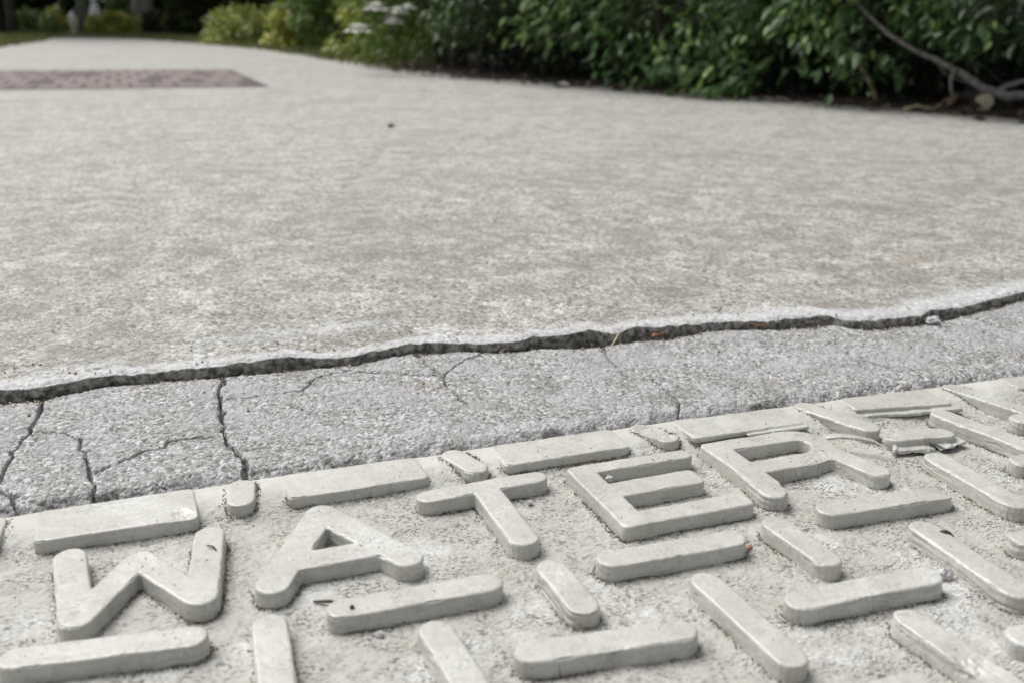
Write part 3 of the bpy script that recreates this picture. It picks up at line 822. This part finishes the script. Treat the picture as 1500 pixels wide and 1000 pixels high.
shrub('flowering_shrub', 'green shrub bearing a few white flowers at the left end of the near hedge', 'shrub', (25.2, 70.8), 7.2, 7.5, 17, 9000, .72, M_leaf_mid, 15, gap=.8, ncl=80,
      flowers=(((17.2, 61.9, 4.4), .95), ((18.6, 61.3, 4.2), .8), ((18.2, 61.2, 3.55), .75), ((15.95, 62.2, 2.95), 1.0), ((19.2, 60.9, 4.5), .6)))
shrub('leafy_shrub', 'bright lime green shrub behind the white flowers', 'shrub', (25.2, 89), 5.6, 6, 11, 4200, .9, M_leaf_lime, 16, gap=.4)
shrub('leafy_shrub', 'deep green loose shrub between the lime and the yellowish shrubs', 'shrub', (25, 112), 6, 6, 13, 3200, 1.0, M_leaf_mid, 17, gap=.4)
shrub('spiky_shrub', 'yellowish loose shrub with reddish stems beside the far path edge', 'shrub', (20.4, 121), 2.8, 3, 5.0, 1500, .8, M_leaf_yellow, 18, gap=.5, stems=12, bark=M_litter)
shrub('low_shrub', 'low rounded pale green shrub beside the bend of the path', 'shrub', (18.6, 150), 5.4, 5, 4.3, 5200, .66, M_leaf_lime, 19, gap=.2, stems=4)
shrub('low_shrub', 'dark shadowy shrub at the far bend, right of the clipped hedge', 'shrub', (16, 230), 5, 5, 9, 1800, 1.3, M_leaf_black, 20, gap=.2, stems=3)
shrub('clipped_hedge', 'dark clipped block hedge below the grey tree trunk', 'hedge', (8.3, 240), 3.7, 3, 4.7, 1800, .8, M_leaf_black, 21, gap=.1, stems=3, trim='box')
shrub('clipped_hedge', 'low yellow green hedge across the far end of the path', 'hedge', (-.6, 238), 5.3, 2.4, 4.6, 2000, .8, M_leaf_yellow, 22, gap=.1, stems=3, trim='box')
shrub('round_topiary', 'dark green rounded topiary standing up behind the low hedge', 'topiary', (.9, 252), 2.7, 2.7, 9.3, 1500, .8, M_leaf_mid, 23, gap=.3, stems=2, trim='ball')
shrub('round_topiary', 'yellow green clipped ball near the left edge', 'topiary', (-12.3, 234), 2.6, 2.6, 5.4, 1300, .7, M_leaf_yellow, 24, gap=.1, stems=2, trim='ball')
shrub('round_topiary', 'small dark ball shrub in front of the yellow green one', 'topiary', (-13.2, 228), 1.7, 1.7, 3.6, 800, .6, M_leaf_mid, 25, gap=.1, stems=2, trim='ball')
shrub('low_shrub', 'dull green shrub left of the clipped balls by the dark trunks', 'shrub', (-17.5, 240), 3.6, 3, 4.4, 1000, .9, M_leaf_mid, 26, gap=.2, stems=2)

# far trees ----------------------------------------------------------------------
def tree(label, c, r, h, cr, mat, seed, bark, lean=0.):
    g = np.random.default_rng(seed)
    base = float(bed_z(np.array([c[0]]), np.array([c[1]]))[0][0])
    root = empty('tree', (c[0], c[1], base), label, 'tree')
    k = 12; t_ = np.linspace(0, 1, k)
    pts = np.stack([c[0] + lean * t_ * h + g.normal(0, .12, k), c[1] + g.normal(0, .12, k), base - .4 + h * t_], 1)
    rad = r * (1.0 - .45 * t_) + r * .5 * np.exp(-t_ * 26)
    bag = Bag(); bag.tube(pts, rad, 12)
    for q in range(7):
        a = g.uniform(0, 2 * np.pi); i0 = int(g.integers(7, 11)); p0 = pts[i0]
        L = cr * g.uniform(.5, .9); s_ = np.linspace(0, 1, 6)
        lp = p0 + np.stack([np.cos(a) * L * s_, np.sin(a) * L * s_, L * .7 * s_ ** 1.2], 1)
        bag.tube(lp, np.linspace(rad[i0] * .5, r * .06, 6), 6)
    mk('trunk', *bag.arrays(), bark, root)
    pos, out, ct = crown_points(g, (pts[-1][0], pts[-1][1]), cr, cr, base + h * .75, base + h * 1.6, 2600, 80)
    n = len(pos); d = out + g.normal(size=(n, 3)) * .6; d[:, 2] -= .3
    V, F, tn = scatter(LEAF_V, LEAF_F, pos, frames(d, .5, g), 3.4 * g.uniform(.6, 1.3, n), np.clip(ct + g.uniform(0, .4, n), 0, 1))
    mk('crown', V, F, mat, root, attrs={'tone': tn})
tree('slim grey green trunk between the two white ornaments', (-7.0, 247), 1.1, 62, 28, M_leaf_mid, 41, simple('mossy_bark', (.07, .075, .055), (.16, .165, .13), 30, .9, .006, 50))
tree('broad grey brown trunk rising behind the dark block hedge', (6.4, 256), 2.5, 70, 32, M_leaf_mid, 42, M_bark)
tree('dark thin trunk at the left edge, right one of the pair', (-21, 236), .95, 55, 24, M_leaf_dark, 43, M_dbark)
tree('dark trunk cut by the left frame edge', (-24.2, 238), 1.2, 58, 24, M_leaf_dark, 44, M_dbark)

# white ornaments in the far garden
def lathe(prof, c, n=24):
    prof = np.asarray(prof, float); t = np.arange(n) * 2 * np.pi / n
    V = np.concatenate([np.stack([c[0] + r * np.cos(t), c[1] + r * np.sin(t), np.full(n, c[2] + z)], 1) for r, z in prof])
    F = [[i * n + j, i * n + (j + 1) % n, (i + 1) * n + (j + 1) % n, (i + 1) * n + j] for i in range(len(prof) - 1) for j in range(n)]
    F += [list(range(n))[::-1], [(len(prof) - 1) * n + j for j in range(n)]]
    return V, F
zb = float(bed_z(np.array([-9.0]), np.array([241.]))[0][0])
o = empty('garden_ornament', (-9.0, 241, zb), 'small cream oval garden ornament beside the slim trunk', 'garden ornament')
mk('body', *lathe([(.5, 0), (.62, .25), (.5, .5), (.75, 1.1), (1.0, 2.2), (.95, 3.2), (.6, 4.1), (.2, 4.5), (.02, 4.6)], (-9.0, 241, zb)), M_cream, o)
mk('plinth', *lathe([(.8, -.2), (.8, .22), (.6, .24)], (-9.0, 241, zb - .05)), M_cream, o)
zb = float(bed_z(np.array([-4.3]), np.array([246.]))[0][0])
o = empty('garden_ornament', (-4.3, 246, zb), 'taller bluish white bell shaped ornament above the low hedge', 'garden ornament')
mk('plinth', *lathe([(1.2, -.2), (1.2, 3.0), (1.35, 3.05), (1.35, 3.3)], (-4.3, 246, zb)), M_cream, o)
mk('body', *lathe([(1.3, 3.32), (1.45, 3.7), (1.35, 4.6), (1.0, 5.6), (.72, 6.3), (.55, 6.7)], (-4.3, 246, zb)), M_white, o)
mk('head', *lathe([(.5, 6.72), (.8, 7.1), (.88, 7.6), (.7, 8.2), (.3, 8.55), (.02, 8.6)], (-4.3, 246, zb)), M_white, o)

# far wood: one mass of leaves behind everything
g = np.random.default_rng(51)
pos = []
n1 = 12000
pos.append(np.stack([g.uniform(-75, 62, n1), 266 + 10 + g.gamma(2., 8, n1), g.uniform(0, 1, n1) ** 1.6 * 46 + .2], 1))
n2 = 26000
t_ = g.uniform(0, 1, n2)
line = np.array([(62, -8), (56, 30), (50, 52), (45, 75), (40, 100), (36, 130), (34, 170), (30, 215), (32, 262)], float)
seg = np.interp(t_, np.linspace(0, 1, len(line)), np.arange(len(line)))
lx = np.interp(seg, np.arange(len(line)), line[:, 0]); ly = np.interp(seg, np.arange(len(line)), line[:, 1])
pos.append(np.stack([lx - 5 + g.gamma(2., 4, n2), ly + g.normal(0, 3, n2), g.uniform(0, 1, n2) ** 1.8 * 56 + .2], 1))
pos = np.concatenate(pos); n = len(pos)
d = g.normal(size=(n, 3)); d[:, 2] -= .6
big = 1.7 + 2.3 * (pos[:, 1] > 240) + .9 * (pos[:, 2] > 10)
V, F, tn = scatter(LEAF_V, LEAF_F, pos, frames(d, .6, g), big * g.uniform(.6, 1.3, n), np.clip(np.where(pos[:, 1] > 240, .8, .22) + .7 * fbm(pos * .12, 3, 5) + g.uniform(-.3, .3, n), 0, 1))
tag(mk('woodland', V, F, M_leaf_black, attrs={'tone': tn}), 'dark mass of trees and undergrowth behind the shrubs', 'woodland', kind='stuff')

# grass blades by the far path edge
g = np.random.default_rng(52)
n = 60000
gu = g.uniform(-30, 30, n); gv = 66 + 190 * g.random(n) ** .8
d_ = path_sd(gu, gv)
k = (d_ > -.4) & (d_ < 7 * g.random(n) + .5)
gu, gv = gu[k], gv[k]
pos = np.stack([gu, gv, bed_z(gu, gv)[0] - .05], 1); n = len(pos)
d = g.normal(size=(n, 3)) * .5; d[:, 2] = 1
V, F, tn = scatter(BLADE_V, BLADE_F, pos, frames(d, .8, g), g.uniform(.5, 1.5, n), g.random(n))
tag(mk('grass', V, F, M_grass, attrs={'tone': tn}), 'thin grass along the far edge of the path', 'grass', kind='stuff')

# leaf litter under the hedge
g = np.random.default_rng(53)
n = 6000
lu = g.uniform(17, 60, n); lv_ = g.uniform(8, 70, n); d_ = path_sd(lu, lv_)
k = (d_ > -1.0 * g.random(n) ** 3) & (d_ < .3 + 5 * g.random(n) ** 2)
lu, lv_ = lu[k], lv_[k]; n = len(lu)
pos = np.stack([lu, lv_, np.maximum(bed_z(lu, lv_)[0], ZS) + .04 + .12 * g.random(n)], 1)
d = g.normal(size=(n, 3)); d[:, 2] *= .35
V, F, tn = scatter(LEAF_V * np.array([1, 1.3, 2.2]), LEAF_F, pos, frames(d, .45, g), g.uniform(.2, .7, n), g.uniform(.2, .9, n))
tag(mk('leaf_litter', V, F, M_litter, attrs={'tone': tn}), 'brown dead leaves and crumbs along the foot of the hedge', 'leaf litter', kind='stuff')

# fallen branch with its fork
br = empty('fallen_branch', (36.4, 26, .2), 'bare grey fallen branch slanting out of the hedge at right', 'branch')
bag = Bag()
pts = np.array([(34.0, 34.0, 5.4), (33.76, 32.08, 4.25), (33.83, 30.6, 3.35), (34.55, 29.5, 2.62), (34.99, 28.63, 2.26), (35.68, 27.61, 1.7), (36.06, 26.68, 1.1), (36.59, 25.81, .8), (37.03, 25.33, .89), (38.4, 23.8, .75)])
bag.tube(pts, [.06, .07, .08, .10, .13, .16, .18, .20, .18, .19], 10)
V, F = bag.arrays(); V = V + .07 * np.stack([fbm(V * 1.7, 3, s) for s in (1, 2, 3)], 1)
mk('limb', V, F, M_branch, br)
bag = Bag(); bag.tube([(36.3, 26.4, .85), (36.72, 26.03, 1.25), (36.92, 25.35, 1.49), (37.5, 24.2, 1.75)], [.11, .12, .10, .08], 8)
mk('fork', *bag.arrays(), M_branch, br)
bag = Bag(); bag.tube([(35.35, 27.75, 1.9), (35.05, 27.6, 1.45), (34.95, 27.4, 1.0), (35.15, 27.35, .55)], [.11, .08, .07, .05], 7)
mk('side_twig', *bag.arrays(), M_branch, br)
tw = Bag(); tw.tube([(33.6, 32.6, 2.45), (33.9, 32.35, 1.95), (34.2, 32, 1.3), (34.45, 31.7, .6), (34.5, 31.6, .2)], [.10, .12, .11, .10, .09], 7)
tag(mk('twig', *tw.arrays(), M_straw, origin=(34.5, 31.6, .2)), 'pale upright twig stuck in the hedge left of the branch', 'twig')

gt = np.random.default_rng(71)
for lab, a0, a1, rr, mm in (('thin bare twig arching above the cut log', (38.2, 26.8, .3), (35.6, 29.2, 1.9), .06, M_branch),
                            ('thin brown twig crossing behind the fork of the branch', (37.6, 24.6, .3), (36.2, 28.4, 2.6), .055, M_dbark),
                            ('pale twig lying on the soil left of the dead leaf', (32.6, 27.6, .22), (34.3, 26.9, .35), .06, M_straw),
                            ('grey twig lying flat at the path edge, left of the hollow', (29.4, 34.8, .2), (30.9, 33.2, .26), .06, M_branch)):
    a0 = np.array(a0); a1 = np.array(a1); tq = np.linspace(0, 1, 8)[:, None]
    pp = a0 + (a1 - a0) * tq + gt.normal(size=(8, 3)) * .07; pp[0] = a0
    b = Bag(); b.tube(pp, np.linspace(rr, rr * .45, 8), 6)
    for kq in (3, 5):
        e_ = pp[kq] + gt.normal(size=3) * .35 + (a1 - a0) * .12
        b.tube([pp[kq], (pp[kq] + e_) / 2 + gt.normal(size=3) * .03, e_], [rr * .5, rr * .4, rr * .25], 5)
    tag(mk('twig', *b.arrays(), mm, origin=tuple(a0)), lab, 'twig')

# short log with a pale cut face
lg = empty('cut_log', (35.9, 26.4, .1), 'short log showing its pale cut end beneath the branch', 'log')
ax = np.array([.55, .83, .02]); ax /= np.linalg.norm(ax)
c0 = np.array([35.75, 26.2, .52])
bag = Bag(); bag.tube([c0 + ax * t for t in (0, .3, 1.5, 3)], [.37, .42, .42, .40], 16)
V, F = bag.arrays(); V[:, 2] += .05 * fbm(V * 2, 2, 3); mk('bark', V, F, M_dbark, lg)
sidev = np.cross(ax, [0, 0, 1]); upv = np.cross(sidev, ax)
tt = np.arange(20) * 2 * np.pi / 20
V = [c0 - ax * .05] + [c0 - ax * .02 + .36 * (1 + .10 * math.sin(3 * a) + .06 * math.sin(5 * a + 1)) * (math.cos(a) * sidev + 1.2 * math.sin(a) * upv) for a in tt]
mk('cut_face', V, [[0, 1 + j, 1 + (j + 1) % 20] for j in range(20)], M_cut, lg)

# a few single dry leaves that stand out at the foot of the hedge
def dry_leaf(name, label, pos, d, size, mat, wide=1.3, cat='dead leaf', th=.03, group=None):
    """curled leaf with a little thickness; an object of its own"""
    g_ = np.random.default_rng(int(abs(pos[0] * 37)))
    R = frames(np.array([d], float), .3, g_)[0]
    top = (LEAF_V * np.array([1, wide, 2.0])) @ R.T * size + np.array(pos)
    bot = top - R[:, 2] * th * size
    rim = [0, 1, 4, 7, 6, 3]
    F = [f[:3] if f[2] == f[3] else f for f in LEAF_F.tolist()]
    F = F + [[8 + j for j in f[::-1]] for f in F] + [[rim[i], rim[i - 1], rim[i - 1] + 8, rim[i] + 8] for i in range(6)]
    V = np.concatenate([top, bot])
    return tag(mk(name, V, F, mat, attrs={'tone': np.ones(16)}, origin=pos), label, cat, group)
dry_leaf('dead_leaf', 'pinkish brown dead leaf standing upright left of the cut log', (34.75, 27.5, .12), (.55, -.1, .7), 1.15, M_litter, 1.7)
dry_leaf('dead_leaf', 'brown dead leaf leaning behind the cut log', (36.6, 26.6, .25), (.5, .6, .5), 1.0, M_litter, 1.5)
dry_leaf('dead_leaf', 'pale dead leaf lying on the concrete below the hollow shrub', (24.6, 45.6, .16), (-.6, .5, .35), .75, M_cream, 1.3)

# ------------------------------------------------------------------ small things near the camera
def stone(name, label, cat, c, r, mat, seed, flat=.7, group=None):
    b = Bag(); n = 14; k = 9
    V, F = lathe([(math.sin(a) * 1., -math.cos(a)) for a in np.linspace(.12, np.pi - .12, k)], (0, 0, 0), n)
    V = V * (1 + .75 * fbm(V * 1.7 + seed, 4, seed, .6))[:, None]
    V = V * np.array([1, .8, flat]) * r + np.array(c)
    return tag(mk(name, V, F, mat, origin=c, smooth=False), label, cat, group)
stone('pebble', 'small dark pebble alone out on the concrete path', 'pebble', (9.12, 26.64, ZS + .06), .13, M_peb, 3)
stone('stone_chip', 'white stone chip lodged at the crack on the right', 'stone chip', (9.95, 1.98, .055), .085, M_chip, 4, .6)
stone('stone_chip', 'pale lump of grit stuck between two bars near the right edge', 'stone chip', (5.70, -2.64, -HB + .03), .06, M_chip, 5, .8)
stone('stone_chip', 'white flake of grit resting inside the upper gap of the letter E', 'stone chip', (4.10, -.50, -HB + .06), .035, M_chip, 6, .9)
stone('stone_chip', 'tiny white crumb against the foot of the bar under the letter A', 'stone chip', (1.75, -1.93, -HB + .02), .025, M_chip, 7, .8)
stone('stone_chip', 'tiny white crumb at the right foot of the letter T bar', 'stone chip', (3.33, -.60, -HB + .02), .025, M_chip, 8, .8)
stone('seed', 'round dark seed on the long bar under the letter A', 'seed', (1.62, -1.74, .006), .017, M_husk, 9, .9)
dry_leaf('seed_husk', 'dark pointed husk lying on a bar near the right edge', (6.0, -2.27, .008), (.7, -.55, .02), .10, M_husk, .9, 'seed husk', .1)
dry_leaf('leaf_fragment', 'orange brown leaf fragment caught in the crack at right', (7.65, 2.60, .03), (.9, .15, .12), .28, M_rust, 1.3, 'leaf fragment', .08)
dry_leaf('leaf_fragment', 'rusty leaf fragment in the crack above the letter R', (6.28, 2.72, .0), (.8, .2, .1), .26, M_rust, .9, 'leaf fragment', .08)
dry_leaf('leaf_fragment', 'rusty scrap at the right end of the bar below the letter E', (4.60, -1.84, -.12), (.5, .6, .3), .08, M_rust, 1., 'leaf fragment', .1)
def straw(label, pts, r, mat, name='straw', cat='straw'):
    b = Bag(); b.tube(pts, r, 6); tag(mk(name, *b.arrays(), mat, origin=pts[0]), label, cat)
straw('pale dry grass stalk poking out of the crack in the middle', [(5.62, 2.52, -.01), (5.74, 2.62, .05), (5.83, 2.70, .12)], [.012, .012, .006], M_straw)
straw('short dry stalk lying at the crack left of the middle', [(4.32, 2.78, -.01), (4.44, 2.86, .03), (4.55, 2.92, .06)], [.012, .013, .006], M_straw)
straw('thin dark twig lying on the lid floor below the letter A', [(1.42, -1.42, -HB + .02), (1.52, -1.46, -HB + .025), (1.60, -1.52, -HB + .02), (1.68, -1.53, -HB + .02)], [.008, .012, .012, .006], M_dbark, 'twig', 'twig')
straw('thin dark stalk on the right arm of the letter W', [(.80, -.62, .012), (.84, -.66, .016), (.86, -.71, .012)], [.005, .007, .004], M_dbark, 'twig', 'twig')

# dirt: grains and fibres gathered along the feet of the raised pattern and in the floor
g = np.random.default_rng(60)
pts = []
for ol in OUTLINES:
    seg = np.roll(ol, -1, 0) - ol; L = np.linalg.norm(seg, axis=1); tot = L.sum()
    n = int(tot * 620)
    i = g.choice(len(ol), n, p=L / tot)
    p = ol[i] + seg[i] * g.random((n, 1))
    nr = np.stack([seg[i, 1], -seg[i, 0]], 1) / (L[i][:, None] + 1e-9)
    pts.append(p + nr * (np.abs(g.normal(0, .020, (n, 1)))))
p = np.concatenate(pts)
gate = sm(fbm(P3(p[:, 0] * 2.2, p[:, 1] * 2.2), 3, 93), -.25, .4)
p = p[g.random(len(p)) < .15 + .85 * gate]
q = np.stack([g.uniform(-1.2, 9, 2600), g.uniform(-4.1, .2, 2600)], 1)
q = q[g.random(len(q)) < .15 + .85 * sm(fbm(P3(q[:, 0] * 1.5, q[:, 1] * 1.5), 3, 94), -.1, .4)]
p = np.concatenate([p, q])
p = p[p[:, 1] < v_edge(p[:, 0]) - .05]
n = len(p)
OCT_V = np.array([(1, 0, 0), (0, .8, 0), (-1, 0, 0), (0, -.8, 0), (0, 0, .7), (0, 0, -.7)], float)
OCT_F = np.array([(0, 1, 4, 4), (1, 2, 4, 4), (2, 3, 4, 4), (3, 0, 4, 4), (1, 0, 5, 5), (2, 1, 5, 5), (3, 2, 5, 5), (0, 3, 5, 5)])
sz = .0026 + .0070 * g.random(n) ** 3
pos = np.stack([p[:, 0], p[:, 1], plate_z(p[:, 0], p[:, 1]) + sz * .4], 1)
V1, F1, t1 = scatter(OCT_V, OCT_F, pos, frames(g.normal(size=(n, 3)), .5, g), sz, g.uniform(.5, 2.4, n))
k = g.choice(n, 900, replace=False)
d = g.normal(size=(900, 3)); d[:, 2] = np.abs(d[:, 2]) * .35
V2, F2, t2 = scatter(BLADE_V * np.array([1, .8, 2]), BLADE_F, pos[k], frames(d, .5, g), g.uniform(.04, .10, 900), g.uniform(.6, 1.6, 900))
F2 = [[j + len(V1) for j in f] for f in F2]
# specks lying on top of the bars and letters
tp = []
for ol in OUTLINES:
    c = ol.mean(0); m_ = 9
    i = g.integers(0, len(ol), m_)
    tp.append(c + (ol[i] - c) * (g.random((m_, 1)) * .85))
tp = np.concatenate(tp); m_ = len(tp)
s3 = .0025 + .006 * g.random(m_) ** 3
V3, F3, t3 = scatter(OCT_V, OCT_F, np.stack([tp[:, 0], tp[:, 1], s3 * .3], 1), frames(g.normal(size=(m_, 3)), .5, g), s3, g.uniform(.5, 1.6, m_))
F3 = [[j + len(V1) + len(V2) for j in f] for f in F3]
tag(mk('dirt_grains', np.concatenate([V1, V2, V3]), F1 + F2 + F3, M_dirt, smooth=False, attrs={'tone': np.concatenate([t1, t2, t3])}),
    'dark dirt grains and fibres gathered around the raised bars', 'dirt', kind='stuff')

g = np.random.default_rng(61)
n = 2600
gu = g.uniform(-1.2, 12.5, n); gv = botv(gu) + g.normal(-.03, .05, n) + (g.random(n) < .22) * g.normal(-.3, .6, n)
k = (gv > v_edge(gu) + .3) & (np.abs(gv - (botv(gu) + lipv(gu)) / 2) < 9)
gu, gv = gu[k], gv[k]; n = len(gu)
on = gv > lipv(gu) + .05
gz = np.where(on, ZS + .006, np.where(gv > botv(gu) - .03, -.06, -.012))
sz = .006 + .020 * g.random(n) ** 4
V, F, tn = scatter(OCT_V, OCT_F, np.stack([gu, gv, gz + sz * .4], 1), frames(g.normal(size=(n, 3)), .5, g), sz, g.uniform(1.6, 4.6, n))
n = 900
gu = g.uniform(-1.2, 12.5, n); tq = g.random(n); gv = botv(gu) * (1 - tq) + (lipv(gu) + .06) * tq
ok = fbm(P3(gu * 1.3, gu * 0), 2, 97) > -.12; gu, gv = gu[ok], gv[ok]; n = len(gu)
sz = .012 + .032 * g.random(n) ** 2
V2, F2, t2 = scatter(OCT_V, OCT_F, np.stack([gu, gv, -.10 + .05 * g.random(n)], 1), frames(g.normal(size=(n, 3)), .5, g), sz, g.uniform(.5, 2.2, n))
F = F + [[j + len(V) for j in f] for f in F2]; V = np.concatenate([V, V2]); tn = np.concatenate([tn, t2])
tag(mk('grit', V, F, M_dirt, smooth=False, attrs={'tone': tn}), 'loose grit and crumbs gathered along the crack', 'grit', kind='stuff')

# ------------------------------------------------------------------ light
SUN_EL, SUN_AZ = math.radians(57), math.radians(-32)     # azimuth from +Y, negative = towards -X
w = bpy.data.worlds.new('World'); scene.world = w; w.use_nodes = True
nt = w.node_tree
bg = nt.nodes['Background']
sky = nt.nodes.new('ShaderNodeTexSky'); sky.sky_type = 'NISHITA'; sky.sun_disc = False
sky.sun_elevation = SUN_EL; sky.sun_rotation = SUN_AZ; sky.air_density = 1.0; sky.dust_density = 3.0; sky.ozone_density = 1.0
hs = nt.nodes.new('ShaderNodeHueSaturation'); hs.inputs['Saturation'].default_value = .22
nt.links.new(sky.outputs[0], hs.inputs['Color']); nt.links.new(hs.outputs[0], bg.inputs[0])
bg.inputs[1].default_value = .064
sl = bpy.data.lights.new('Sun', 'SUN'); sl.energy = 1.5; sl.angle = math.radians(40); sl.color = (1, .982, .955)
so = bpy.data.objects.new('Sun', sl); COL.objects.link(so)
dv = np.array([math.sin(SUN_AZ) * math.cos(SUN_EL), math.cos(SUN_AZ) * math.cos(SUN_EL), math.sin(SUN_EL)])
from mathutils import Vector
so.rotation_euler = Vector(dv).to_track_quat('Z', 'Y').to_euler()
so.location = tuple(dv * 5)

# ------------------------------------------------------------------ camera
cam = bpy.data.cameras.new('Camera'); co = bpy.data.objects.new('Camera', cam); COL.objects.link(co)
M = np.array([[.933138, -.35934, .01127], [-.101955, -.294557, -.95018], [.344758, .8855, -.311499]])
Rm = (np.diag([1, -1, -1]) @ M).T
mw = Matrix.Identity(4)
for i in range(3):
    for j in range(3): mw[i][j] = Rm[i, j]
mw.translation = (.59361 * S, -7.18496 * S, 3.61633 * S)
co.matrix_world = mw
cam.sensor_width = 36; cam.lens = 36 * 1420 / 1500; cam.clip_start = .01; cam.clip_end = 1000
cam.dof.use_dof = True; cam.dof.focus_distance = 8.8 * S; cam.dof.aperture_fstop = 12.0
scene.camera = co
vs = scene.view_settings
vs.view_transform = 'Standard'; vs.look = 'None'; vs.gamma = 1; vs.exposure = 1.13
try: vs.use_curve_mapping = False
except Exception: pass
